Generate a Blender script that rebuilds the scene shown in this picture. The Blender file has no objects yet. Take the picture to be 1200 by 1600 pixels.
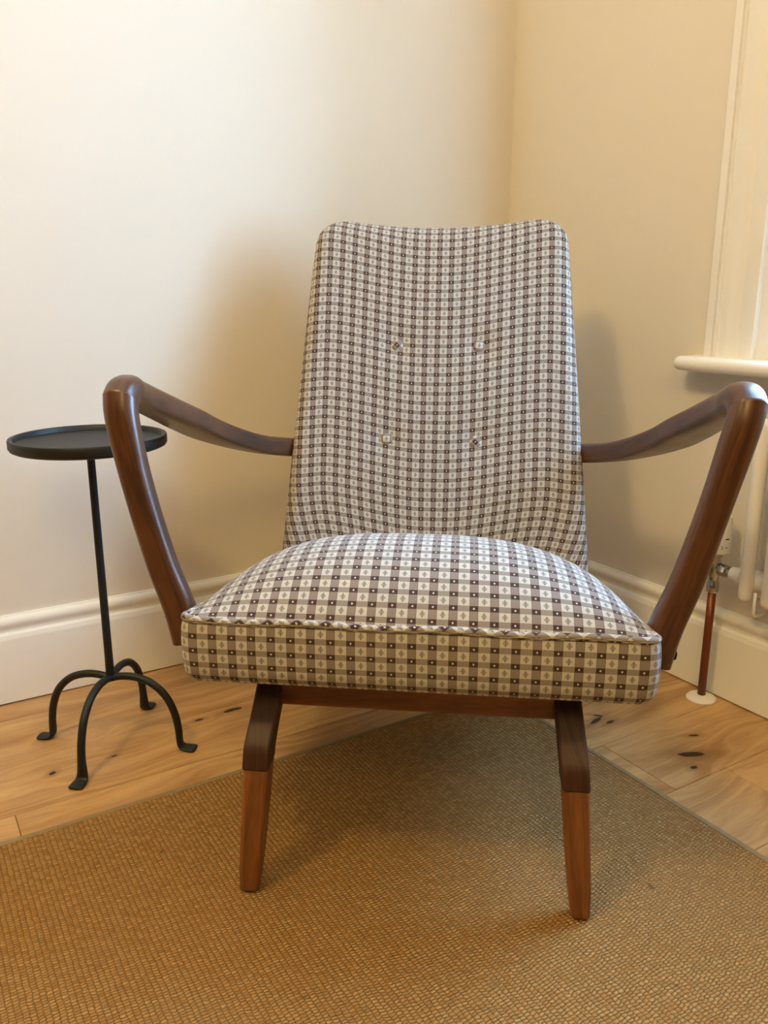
import bpy, bmesh, math, random
from mathutils import Vector, Matrix

# ------------------------------------------------------------------ camera, sky, lamp, exposure
scene = bpy.context.scene
col = scene.collection
PI = math.pi
CAM_H = 0.78
TILT = math.atan(338 / 1300)
cam_data = bpy.data.cameras.new('camera')
cam_data.sensor_fit = 'VERTICAL'
cam_data.sensor_height = 36.0
cam_data.lens = 36.0 * 1300 / 1600
cam_data.clip_start = 0.02
cam = bpy.data.objects.new('camera', cam_data)
cam.location = (0, 0, CAM_H)
cam.rotation_euler = (PI / 2 - TILT, 0, 0)
col.objects.link(cam)
scene.camera = cam

# room frame: local x = distance from the corner along the left wall, local y = along the window wall
ROOM_ANG = math.radians(31.4)
CORNER = Vector((0.295566, 2.105401, 0.0))
ROOM = Matrix.Translation(CORNER) @ Matrix.Rotation(PI + ROOM_ANG, 4, 'Z')
ROOM_A, ROOM_B, ROOM_H = 4.2, 3.6, 2.55      # inner size
WALL = -0.036                                # wall faces (skirting faces stand 20 mm proud)
WIN_B0, WIN_B1, WIN_Z0, WIN_Z1 = 0.684, 1.38, 0.668, 2.18

SKY = (0.34, 0.61, 1.0)
world = bpy.data.worlds.new('overcast_sky')
scene.world = world
world.use_nodes = True
bg = world.node_tree.nodes['Background']
bg.inputs[0].default_value = (*SKY, 1)
bg.inputs[1].default_value = 41.0

portal = bpy.data.lights.new('window_portal', 'AREA')
portal.shape = 'RECTANGLE'
portal.size, portal.size_y = WIN_B1 - WIN_B0, WIN_Z1 - WIN_Z0
portal.cycles.is_portal = True
po = bpy.data.objects.new('window_portal', portal)
po.matrix_world = ROOM @ Matrix.Translation((-0.382, (WIN_B0 + WIN_B1) / 2, (WIN_Z0 + WIN_Z1) / 2)) @ Matrix.Rotation(-PI / 2, 4, 'Y') @ Matrix.Rotation(PI / 2, 4, 'Z')
col.objects.link(po)

for lamp_loc, lamp_watts, lamp_r in (((-0.93, 0.0, 2.36), 68.0, 0.13), ((0.05, -1.25, 2.22), 50.0, 0.28)):     # warm ceiling lamp, then an added soft fill that dilutes its shadows
    lamp = bpy.data.lights.new('ceiling_or_fill_lamp', 'POINT')
    lamp.energy = lamp_watts
    lamp.color = (1.0, 0.705, 0.27)
    lamp.shadow_soft_size = lamp_r
    lo = bpy.data.objects.new('ceiling_or_fill_lamp', lamp)
    lo.location = lamp_loc
    col.objects.link(lo)

scene.view_settings.view_transform = 'Standard'
scene.view_settings.look = 'None'
scene.view_settings.gamma = 1.0
scene.view_settings.use_curve_mapping = False
scene.view_settings.exposure = -0.14

random.seed(7)

# ------------------------------------------------------------------ helpers
def srgb(r, g, b):
    def f(c):
        c /= 255.0
        return c / 12.92 if c <= 0.04045 else ((c + 0.055) / 1.055) ** 2.4
    return (f(r), f(g), f(b), 1.0)

def tag(o, label=None, cat=None, group=None, kind=None):
    if label: o['label'] = label
    if cat: o['category'] = cat
    if group: o['group'] = group
    if kind: o['kind'] = kind
    return o

def empty(name, mw=None):
    o = bpy.data.objects.new(name, None)
    o.empty_display_size = 0.05
    col.objects.link(o)
    if mw is not None: o.matrix_world = mw
    return o

def mesh_obj(name, verts, faces, mat, parent=None, mw=None, uvs=None, smooth=True, autosmooth=None):
    me = bpy.data.meshes.new(name)
    me.from_pydata([tuple(v) for v in verts], [], faces)
    if uvs is not None:
        lay = me.uv_layers.new(name='UVMap')
        flat = []
        if callable(uvs):
            for p in me.polygons:
                for li in p.loop_indices:
                    flat.extend(uvs(p.index, me.loops[li].vertex_index))
        else:
            for l in me.loops:
                flat.extend(uvs[l.vertex_index])
        lay.data.foreach_set('uv', flat)
    me.update()
    bm = bmesh.new(); bm.from_mesh(me)
    bmesh.ops.recalc_face_normals(bm, faces=bm.faces)
    bm.to_mesh(me); bm.free()
    if smooth:
        me.polygons.foreach_set('use_smooth', [True] * len(me.polygons))
        if autosmooth: me.set_sharp_from_angle(angle=math.radians(autosmooth))
    me.materials.append(mat)
    o = bpy.data.objects.new(name, me)
    col.objects.link(o)
    if parent is not None: o.parent = parent
    if mw is not None: o.matrix_world = mw
    return o

def add_bevel(o, w, seg=2):
    m = o.modifiers.new('bevel', 'BEVEL'); m.width = w; m.segments = seg; m.limit_method = 'ANGLE'
    m.angle_limit = math.radians(35)
    return o

def box_data(x0, x1, y0, y1, z0, z1):
    v = [(x, y, z) for z in (z0, z1) for y in (y0, y1) for x in (x0, x1)]
    f = [(0, 2, 3, 1), (4, 5, 7, 6), (0, 1, 5, 4), (2, 6, 7, 3), (0, 4, 6, 2), (1, 3, 7, 5)]
    return v, f

def box(name, x0, x1, y0, y1, z0, z1, mat, parent=None, mw=None, bevel=0):
    v, f = box_data(x0, x1, y0, y1, z0, z1)
    o = mesh_obj(name, v, f, mat, parent, mw, smooth=False)
    if bevel: add_bevel(o, bevel)
    return o

def catmull(pts, sub):
    """pts: list of equal-length tuples -> smooth list"""
    n = len(pts); out = []
    for i in range(n - 1):
        p0, p1, p2, p3 = pts[max(i - 1, 0)], pts[i], pts[i + 1], pts[min(i + 2, n - 1)]
        for k in range(sub):
            t = k / sub
            out.append(tuple(0.5 * (2 * b + (c - a) * t + (2 * a - 5 * b + 4 * c - d) * t * t + (3 * b - a - 3 * c + d) * t ** 3)
                             for a, b, c, d in zip(p0, p1, p2, p3)))
    out.append(tuple(pts[-1]))
    return out

def sweep(name, stations, mat, parent, sub=6, ns=24, power=4.0, end_round=0.6, ident=0):
    """stations: (cx,cy,cz, wx,wy,wz, tx,ty,tz): centre, half-width vector, half-thickness vector"""
    st = catmull(stations, sub) if sub > 1 else [tuple(s) for s in stations]
    rings, lens = [], []
    L = 0.0; prev = None
    def sec(s, k=1.0, off=Vector((0, 0, 0))):
        pw = s[9] if len(s) > 9 else power
        c = Vector(s[0:3]) + off; w = Vector(s[3:6]) * k; t = Vector(s[6:9]) * k
        r = []
        for j in range(ns):
            a = 2 * PI * j / ns - PI / 2
            ca, sa = math.cos(a), math.sin(a)
            r.append(c + w * math.copysign(abs(ca) ** (2 / pw), ca) + t * math.copysign(abs(sa) ** (2 / pw), sa))
        return r
    c0, c1 = Vector(st[0][:3]), Vector(st[1][:3]); d0 = (c0 - c1).normalized()
    e0, e1 = Vector(st[-1][:3]), Vector(st[-2][:3]); d1 = (e0 - e1).normalized()
    rr = min(Vector(st[0][3:6]).length, Vector(st[0][6:9]).length) * end_round
    re = min(Vector(st[-1][3:6]).length, Vector(st[-1][6:9]).length) * end_round
    rings.append(sec(st[0], 0.72, d0 * rr)); lens.append(-rr)
    rings.append(sec(st[0], 0.92, d0 * rr * 0.6)); lens.append(-rr * 0.6)
    for s in st:
        c = Vector(s[:3])
        if prev is not None: L += (c - prev).length
        prev = c
        rings.append(sec(s)); lens.append(L)
    rings.append(sec(st[-1], 0.92, d1 * re * 0.6)); lens.append(L + re * 0.6)
    rings.append(sec(st[-1], 0.72, d1 * re)); lens.append(L + re)
    verts = [p for r in rings for p in r]
    n = len(rings)
    faces = [tuple(range(ns)), tuple((n - 1) * ns + j for j in range(ns))]
    for i in range(n - 1):
        for j in range(ns):
            k = (j + 1) % ns
            faces.append((i * ns + j, i * ns + k, (i + 1) * ns + k, (i + 1) * ns + j))
    uv = [(j / ns * 0.13 + ident * 0.37, lens[i] + ident * 1.7) for i in range(n) for j in range(ns)]
    return mesh_obj(name, verts, faces, mat, parent, uvs=uv)

def tube(name, path, rad, mat, parent, ns=14, closed=False, uvfun=None, flat=None, mw=None):
    """round tube along path (list of Vector); rad float or list; flat: optional list of (side_vector, sx, sy)"""
    n = len(path); path = [Vector(p) for p in path]
    verts = []; uvs = []; L = 0
    up = None
    for i, p in enumerate(path):
        a = path[(i - 1) % n] if (closed or i > 0) else p
        b = path[(i + 1) % n] if (closed or i < n - 1) else p
        t = (b - a).normalized()
        if up is None:
            up = Vector((0, 0, 1)) if abs(t.z) < 0.9 else Vector((0, 1, 0))
        s = t.cross(up)
        if s.length < 1e-4: s = t.orthogonal()
        s.normalize(); up = s.cross(t).normalized()
        if i: L += (p - path[i - 1]).length
        r = rad[i] if isinstance(rad, (list, tuple)) else rad
        for j in range(ns):
            an = 2 * PI * j / ns
            if flat is None: q = p + (s * math.cos(an) + up * math.sin(an)) * r
            else:
                sv, ks, ku = flat[i]; sv = Vector(sv).normalized(); nv = t.cross(sv).normalized()
                q = p + sv * math.cos(an) * r * ks + nv * math.sin(an) * r * ku
            verts.append(q)
            uvs.append(uvfun(L, j / ns) if uvfun else (j / ns, L))
    faces = []
    m = n if closed else n - 1
    for i in range(m):
        for j in range(ns):
            k = (j + 1) % ns; i2 = (i + 1) % n
            faces.append((i * ns + j, i * ns + k, i2 * ns + k, i2 * ns + j))
    if not closed:
        faces.append(tuple(range(ns))); faces.append(tuple((n - 1) * ns + j for j in range(ns)))
    return mesh_obj(name, verts, faces, mat, parent, uvs=uvs, mw=mw)

def lathe(name, prof, mat, parent=None, mw=None, ns=40, loc=(0, 0, 0), axis='Z', autosmooth=40):
    verts = []
    for r, z in prof:
        for j in range(ns):
            a = 2 * PI * j / ns
            if axis == 'Z': q = (r * math.cos(a), r * math.sin(a), z)
            elif axis == 'Y': q = (r * math.cos(a), z, r * math.sin(a))
            else: q = (z, r * math.cos(a), r * math.sin(a))
            verts.append((q[0] + loc[0], q[1] + loc[1], q[2] + loc[2]))
    n = len(prof); faces = []
    for i in range(n - 1):
        for j in range(ns):
            k = (j + 1) % ns
            faces.append((i * ns + j, i * ns + k, (i + 1) * ns + k, (i + 1) * ns + j))
    faces.append(tuple(range(ns))); faces.append(tuple((n - 1) * ns + j for j in range(ns)))
    return mesh_obj(name, verts, faces, mat, parent, mw, autosmooth=autosmooth)

def prism_along(name, prof, axis, t0, t1, mat, parent=None, mw=None, fn=None, autosmooth=30):
    """closed 2-D profile (list of (p,z)) extruded from t0 to t1; axis 'x': profile p is y ; axis 'y': p is x.
    t0/t1 may be functions of p (mitres)."""
    n = len(prof); verts = []
    for t in (t0, t1):
        for p, z in prof:
            tt = t(p, z) if callable(t) else t
            verts.append((tt, p, z) if axis == 'x' else (p, tt, z))
    faces = [tuple(range(n)), tuple(n + i for i in range(n))]
    for i in range(n):
        k = (i + 1) % n
        faces.append((i, k, n + k, n + i))
    return mesh_obj(name, verts, faces, mat, parent, mw, autosmooth=autosmooth)

# ------------------------------------------------------------------ materials
class NT:
    def __init__(self, name):
        self.mat = bpy.data.materials.new(name); self.mat.use_nodes = True
        self.t = self.mat.node_tree; self.n = self.t.nodes
        self.bsdf = self.n['Principled BSDF']
    def link(self, a, b): self.t.links.new(a, b)
    def new(self, typ): return self.n.new(typ)
    def m(self, op, a, b=None, c=None, clamp=False):
        nd = self.n.new('ShaderNodeMath'); nd.operation = op; nd.use_clamp = clamp
        for i, x in enumerate((a, b, c)):
            if x is None: continue
            if isinstance(x, (int, float)): nd.inputs[i].default_value = x
            else: self.link(x, nd.inputs[i])
        return nd.outputs[0]
    def sstep(self, x, lo, hi):
        nd = self.n.new('ShaderNodeMapRange'); nd.interpolation_type = 'SMOOTHSTEP'
        self.link(x, nd.inputs[0]); nd.inputs[1].default_value = lo; nd.inputs[2].default_value = hi
        nd.inputs[3].default_value = 0; nd.inputs[4].default_value = 1
        return nd.outputs[0]
    def mix(self, f, a, b, blend='MIX'):
        nd = self.n.new('ShaderNodeMix'); nd.data_type = 'RGBA'; nd.blend_type = blend
        for s, x in ((nd.inputs[0], f), (nd.inputs[6], a), (nd.inputs[7], b)):
            if isinstance(x, (int, float)): s.default_value = x
            elif isinstance(x, tuple): s.default_value = x
            else: self.link(x, s)
        return nd.outputs[2]
    def comb(self, x, y, z):
        nd = self.n.new('ShaderNodeCombineXYZ')
        for i, v in enumerate((x, y, z)):
            if isinstance(v, (int, float)): nd.inputs[i].default_value = v
            else: self.link(v, nd.inputs[i])
        return nd.outputs[0]
    def sep(self, v):
        nd = self.n.new('ShaderNodeSeparateXYZ'); self.link(v, nd.inputs[0]); return nd.outputs
    def coord(self, which):
        nd = self.n.new('ShaderNodeTexCoord'); return nd.outputs[which]
    def noise(self, vec, scale, detail=2, rough=0.5, w=None):
        nd = self.n.new('ShaderNodeTexNoise')
        if w is not None:
            nd.noise_dimensions = '4D'; self.link(w, nd.inputs['W'])
        self.link(vec, nd.inputs['Vector'])
        nd.inputs['Scale'].default_value = scale; nd.inputs['Detail'].default_value = detail; nd.inputs['Roughness'].default_value = rough
        return nd.outputs['Fac']
    def bump(self, h, strength, dist):
        nd = self.n.new('ShaderNodeBump'); nd.inputs['Strength'].default_value = strength; nd.inputs['Distance'].default_value = dist
        self.link(h, nd.inputs['Height']); self.link(nd.outputs[0], self.bsdf.inputs['Normal'])
    def out(self, color, rough, spec=0.5):
        for s, x in (('Base Color', color), ('Roughness', rough)):
            if isinstance(x, (int, float, tuple)): self.bsdf.inputs[s].default_value = x
            else: self.link(x, self.bsdf.inputs[s])
        self.bsdf.inputs['Specular IOR Level'].default_value = spec
        return self.mat

def plain(name, color, rough, spec=0.5, metallic=0.0, noise_amt=0.06, noise_scale=8, bump=0.0, bump_scale=200, coat=0.0):
    k = NT(name)
    o = k.coord('Object')
    nz = k.noise(o, noise_scale, 3)
    c2 = tuple(min(1, c * (1 - noise_amt)) for c in color[:3]) + (1,)
    colr = k.mix(nz, color, c2)
    if bump:
        k.bump(k.noise(o, bump_scale, 2), bump, 0.001)
    k.bsdf.inputs['Metallic'].default_value = metallic
    k.bsdf.inputs['Coat Weight'].default_value = coat
    return k.out(colr, rough, spec)

M = {}
M['wall'] = plain('wall_paint', srgb(236, 229, 214), 0.75, 0.25, noise_amt=0.03, noise_scale=3, bump=0.12, bump_scale=60)
M['far_wall'] = plain('far_wall_low_bounce', srgb(92, 80, 68), 0.8, 0.2)  # unseen walls; dark tone chosen to cut bounced light
M['ceiling'] = plain('ceiling_paint', srgb(242, 238, 228), 0.8, 0.2)
M['gloss_white'] = plain('white_satin_paint', srgb(248, 246, 238), 0.38, 0.4, noise_amt=0.03, bump=0.05, bump_scale=40)
M['radiator'] = plain('radiator_enamel', srgb(240, 236, 226), 0.3, 0.5, noise_amt=0.02)
M['plastic'] = plain('white_plastic', srgb(240, 236, 226), 0.4, 0.5, noise_amt=0.02)
M['chrome'] = plain('chrome', srgb(200, 198, 192), 0.16, 0.5, metallic=1.0, noise_amt=0.1, noise_scale=60)
M['copper'] = plain('painted_copper_pipe', srgb(128, 66, 40), 0.35, 0.5, metallic=0.35, noise_amt=0.3, noise_scale=25)
M['iron'] = plain('black_iron', srgb(24, 26, 25), 0.52, 0.45, noise_amt=0.25, noise_scale=30, bump=0.15, bump_scale=150)
M['ink'] = plain('black_print', srgb(25, 25, 25), 0.6)
M['lining'] = plain('black_lining', srgb(28, 26, 25), 0.9, 0.1)
M['dark'] = plain('dark_gap', srgb(20, 16, 12), 0.9, 0.1)
M['subfloor'] = plain('subfloor', srgb(60, 42, 26), 0.9, 0.1)
M['binding'] = plain('rug_binding', srgb(158, 138, 104), 0.9, 0.1, noise_amt=0.25, noise_scale=120, bump=0.5, bump_scale=700)

def make_glass():
    k = NT('window_glass')
    tr = k.new('ShaderNodeBsdfTransparent'); gl = k.new('ShaderNodeBsdfGlossy'); gl.inputs['Roughness'].default_value = 0.02
    mx = k.new('ShaderNodeMixShader'); mx.inputs[0].default_value = 0.07
    k.link(tr.outputs[0], mx.inputs[1]); k.link(gl.outputs[0], mx.inputs[2])
    k.link(mx.outputs[0], k.n['Material Output'].inputs['Surface'])
    return k.mat
M['glass'] = make_glass()

def make_fabric():
    k = NT('checked_upholstery')
    uv = k.coord('UV'); s = k.sep(uv)
    fx = k.m('FRACT', s[0]); fy = k.m('FRACT', s[1])
    SX, SY = 0.41, 0.35
    inx = k.m('LESS_THAN', fx, SX); iny = k.m('LESS_THAN', fy, SY)
    cream, vs, hs = srgb(201, 199, 193), srgb(150, 131, 119), srgb(160, 143, 128)
    dark, motif = srgb(64, 48, 43), srgb(108, 104, 100)
    # fine woven lines in the stripes
    lines_h = k.sstep(k.m('ABSOLUTE', k.m('SUBTRACT', k.m('FRACT', k.m('MULTIPLY', fy, 11.5)), 0.5)), 0.12, 0.38)
    lines_v = k.sstep(k.m('ABSOLUTE', k.m('SUBTRACT', k.m('FRACT', k.m('MULTIPLY', fx, 14.6)), 0.5)), 0.12, 0.38)
    hcol = k.mix(lines_h, srgb(168, 161, 152), srgb(118, 109, 102))
    vcol = k.mix(k.m('MULTIPLY', k.m('ADD', lines_v, lines_h), 0.5), srgb(156, 147, 141), srgb(122, 111, 105))
    # motif: little sprig in the cream squares
    dx = k.m('ABSOLUTE', k.m('SUBTRACT', fx, (1 + SX) / 2)); dy0 = k.m('SUBTRACT', fy, (1 + SY) / 2); dy = k.m('ABSOLUTE', dy0)
    dia = k.m('ADD', k.m('DIVIDE', dx, 0.165), k.m('DIVIDE', dy, 0.27))
    inside = k.m('SUBTRACT', 1.0, k.sstep(dia, 0.85, 1.0))
    stem = k.m('MULTIPLY', k.m('LESS_THAN', dx, 0.022), k.m('LESS_THAN', dy, 0.24))
    hatch = k.m('GREATER_THAN', k.m('FRACT', k.m('MULTIPLY', k.m('ADD', fy, k.m('MULTIPLY', dx, 0.5)), 13.0)), 0.30)
    mot = k.m('MAXIMUM', k.m('MULTIPLY', inside, hatch), stem)
    c = k.mix(k.m('MULTIPLY', mot, 0.85), cream, motif)
    c = k.mix(iny, c, hcol)
    c = k.mix(inx, c, vcol)
    # cross squares with a pale dot
    ddx = k.m('DIVIDE', k.m('SUBTRACT', fx, SX / 2), 0.048); ddy = k.m('DIVIDE', k.m('SUBTRACT', fy, SY / 2), 0.072)
    dot = k.m('LESS_THAN', k.m('ADD', k.m('MULTIPLY', ddx, ddx), k.m('MULTIPLY', ddy, ddy)), 1.0)
    crossc = k.mix(dot, dark, srgb(204, 198, 188))
    c = k.mix(k.m('MULTIPLY', inx, iny), c, crossc)
    # thin dark threads along the stripe edges
    ex = k.m('MINIMUM', k.m('ABSOLUTE', k.m('SUBTRACT', fx, SX)), k.m('MINIMUM', fx, k.m('SUBTRACT', 1.0, fx)))
    ey = k.m('MINIMUM', k.m('ABSOLUTE', k.m('SUBTRACT', fy, SY)), k.m('MINIMUM', fy, k.m('SUBTRACT', 1.0, fy)))
    edge = k.m('MAXIMUM', k.m('LESS_THAN', ex, 0.014), k.m('LESS_THAN', ey, 0.018))
    c = k.mix(k.m('MULTIPLY', edge, 0.7), c, srgb(84, 66, 57))
    o = k.coord('Object')
    c = k.mix(k.m('MULTIPLY', k.noise(o, 900, 1), 0.16), c, srgb(110, 96, 86))
    k.bump(k.noise(o, 1100, 1), 0.35, 0.0006)
    k.bsdf.inputs['Sheen Weight'].default_value = 0.15
    return k.out(c, 0.9, 0.15)
M['fabric'] = make_fabric()

def make_wood(name, c_light, c_dark, rough, coat):
    k = NT(name)
    uv = k.coord('UV'); s = k.sep(uv)
    v = k.comb(k.m('MULTIPLY', s[0], 70.0), k.m('MULTIPLY', s[1], 3.2), 0.0)
    warp = k.noise(v, 0.6, 2)
    v2 = k.comb(k.m('ADD', k.m('MULTIPLY', s[0], 90.0), k.m('MULTIPLY', warp, 5.0)), k.m('MULTIPLY', s[1], 4.0), 3.0)
    g = k.noise(v2, 1.0, 5, 0.6)
    fine = k.noise(k.comb(k.m('MULTIPLY', s[0], 900.0), k.m('MULTIPLY', s[1], 40.0), 0.0), 1.0, 2)
    f = k.sstep(k.m('ADD', k.m('MULTIPLY', g, 0.8), k.m('MULTIPLY', fine, 0.2)), 0.32, 0.7)
    c = k.mix(f, c_dark, c_light)
    ob = k.noise(k.coord('Object'), 14, 3)
    c = k.mix(k.m('MULTIPLY', k.sstep(ob, 0.5, 0.75), 0.35), c, c_dark)
    k.bsdf.inputs['Coat Weight'].default_value = coat
    k.bsdf.inputs['Coat Roughness'].default_value = 0.22
    k.bump(fine, 0.06, 0.0008)
    return k.out(c, k.m('ADD', k.m('MULTIPLY', ob, 0.15), rough), 0.5)
M['arm_wood'] = make_wood('dark_varnished_wood', srgb(104, 64, 38), srgb(54, 32, 22), 0.30, 0.3)
M['leg_wood'] = make_wood('worn_brown_wood', srgb(150, 94, 46), srgb(98, 57, 26), 0.38, 0.15)
M['rail_wood_shaded'] = make_wood('under_frame_wood_shaded', srgb(82, 48, 28), srgb(46, 27, 17), 0.5, 0.0)  # wood tone darkened to carry the shade under the seat

KNOTS = [(0.207, 0.808, 0.027, 0.008, -0.5), (0.238, 0.838, 0.007, 0.0045, 0.0), (0.262, 0.634, 0.020, 0.005, 0.25), (0.243, 0.652, 0.011, 0.004, 0.1),
         (0.150, 0.767, 0.010, 0.0035, -0.4), (1.176, 0.286, 0.007, 0.0045, 0.6), (0.904, 0.239, 0.010, 0.004, 0.0), (0.834, 0.235, 0.021, 0.006, 0.0),
         (1.074, 0.285, 0.006, 0.003, 0.0), (0.245, 0.622, 0.010, 0.0035, -0.8), (1.55, 0.64, 0.02, 0.007, 0.1), (0.1, 1.25, 0.018, 0.007, -0.1)]
def make_oak():
    k = NT('oak_floorboards')
    o = k.coord('Object'); s = k.sep(o)
    inf = k.new('ShaderNodeObjectInfo'); rnd = inf.outputs['Random']
    w = k.m('MULTIPLY', rnd, 60.0)
    # wide swirling figure and fine grain, drawn out along the board
    warp = k.noise(k.comb(k.m('MULTIPLY', s[0], 2.2), k.m('MULTIPLY', s[1], 7.0), 0.0), 1.0, 2, 0.5, w)
    fig = k.noise(k.comb(k.m('MULTIPLY', s[0], 1.6), k.m('ADD', k.m('MULTIPLY', s[1], 34.0), k.m('MULTIPLY', warp, 9.0)), 0.0), 1.0, 4, 0.6, w)
    fine = k.noise(k.comb(k.m('MULTIPLY', s[0], 16.0), k.m('MULTIPLY', s[1], 420.0), 0.0), 1.0, 3, 0.6, w)
    blot = k.noise(k.comb(k.m('MULTIPLY', s[0], 5.0), k.m('MULTIPLY', s[1], 10.0), 0.0), 1.0, 3, 0.5, w)
    g = k.m('ADD', k.m('MULTIPLY', fig, 0.65), k.m('ADD', k.m('MULTIPLY', fine, 0.2), k.m('MULTIPLY', blot, 0.3)))
    f = k.sstep(g, 0.42, 0.70)
    c = k.mix(f, srgb(156, 113, 64), srgb(210, 170, 114))
    c = k.mix(k.m('MULTIPLY', rnd, 0.28), c, srgb(176, 140, 96))
    flecks = k.sstep(k.noise(k.comb(k.m('MULTIPLY', s[0], 60.0), k.m('MULTIPLY', s[1], 190.0), 0.0), 1.0, 1, 0.5, w), 0.70, 0.78)
    c = k.mix(k.m('MULTIPLY', flecks, 0.35), c, srgb(140, 98, 54))
    total = None; halo = None
    dist = k.m('MULTIPLY', k.m('SUBTRACT', k.noise(o, 55, 3), 0.5), 0.9)
    for (a, b, ra, rb, rot) in KNOTS:
        da = k.m('SUBTRACT', s[0], a); db = k.m('SUBTRACT', s[1], b)
        cr, sr = math.cos(rot), math.sin(rot)
        u = k.m('DIVIDE', k.m('ADD', k.m('MULTIPLY', da, cr), k.m('MULTIPLY', db, sr)), ra)
        v = k.m('DIVIDE', k.m('SUBTRACT', k.m('MULTIPLY', db, cr), k.m('MULTIPLY', da, sr)), rb)
        d = k.m('ADD', k.m('SQRT', k.m('ADD', k.m('MULTIPLY', u, u), k.m('MULTIPLY', v, v))), dist)
        total = d if total is None else k.m('MINIMUM', total, d)
    kn = k.m('SUBTRACT', 1.0, k.sstep(total, 0.75, 1.05))
    hl = k.m('SUBTRACT', 1.0, k.sstep(total, 0.9, 3.6))
    c = k.mix(k.m('MULTIPLY', hl, 0.5), c, srgb(128, 86, 46))
    c = k.mix(kn, c, srgb(40, 28, 18))
    k.bump(k.m('ADD', fine, k.m('MULTIPLY', kn, -2.0)), 0.12, 0.0008)
    return k.out(c, k.m('ADD', k.m('MULTIPLY', blot, 0.16), 0.36), 0.4)
M['oak'] = make_oak()

def make_sisal():
    k = NT('sisal_weave')
    o = k.coord('Object'); s = k.sep(o)
    PA, PB = 0.0071, 0.0046
    wob = k.m('MULTIPLY', k.m('SUBTRACT', k.noise(k.comb(k.m('MULTIPLY', s[0], 60.0), k.m('MULTIPLY', s[1], 70.0), 0.0), 1.0, 3), 0.5), 0.5)
    ra = k.m('ADD', k.m('DIVIDE', s[0], PA), wob)
    rib = k.m('FLOOR', ra); fa = k.m('SUBTRACT', ra, rib)
    jit = k.m('FRACT', k.m('MULTIPLY', k.m('SINE', k.m('MULTIPLY', rib, 12.9898)), 43758.5))
    wb2 = k.m('MULTIPLY', k.m('SUBTRACT', k.noise(o, 80, 2), 0.5), 1.3)
    rb = k.m('ADD', k.m('ADD', k.m('DIVIDE', s[1], PB), jit), wb2)
    fb = k.m('FRACT', rb); ib = k.m('FLOOR', rb)
    # a loop: wide nub across the rib
    pa = k.m('SINE', k.m('MULTIPLY', fa, PI)); pb = k.m('SINE', k.m('MULTIPLY', fb, PI))
    nub = k.m('MULTIPLY', k.m('POWER', k.m('MAXIMUM', pa, 0.0001), 0.45), k.m('ADD', 0.12, k.m('MULTIPLY', k.m('POWER', k.m('MAXIMUM', pb, 0.0001), 0.8), 0.88)))
    wn = k.new('ShaderNodeTexWhiteNoise'); wn.noise_dimensions = '2D'; k.link(k.comb(rib, ib, 0.0), wn.inputs['Vector'])
    rn = wn.outputs['Value']
    fib = k.noise(k.comb(k.m('MULTIPLY', s[0], 500.0), k.m('MULTIPLY', s[1], 1400.0), 0.0), 1.0, 2)
    h = k.m('ADD', k.m('MULTIPLY', nub, k.m('ADD', 0.55, k.m('MULTIPLY', rn, 0.75))), k.m('MULTIPLY', fib, 0.25))
    big = k.noise(o, 3.0, 3)
    c = k.mix(rn, srgb(174, 130, 76), srgb(218, 174, 112))
    c = k.mix(k.m('MULTIPLY', fib, 0.4), c, srgb(136, 98, 48))
    c = k.mix(k.sstep(nub, 0.05, 0.5), srgb(124, 90, 44), c)          # groove shade between the yarns, put into the colour
    c = k.mix(k.m('MULTIPLY', k.sstep(big, 0.4, 0.7), 0.22), c, srgb(186, 150, 110))
    spots = k.sstep(k.noise(o, 38, 2), 0.74, 0.80)
    c = k.mix(k.m('MULTIPLY', spots, 0.6), c, srgb(90, 66, 44))
    k.bump(h, 1.0, 0.0040)
    return k.out(c, 0.88, 0.12)
M['sisal'] = make_sisal()

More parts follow.
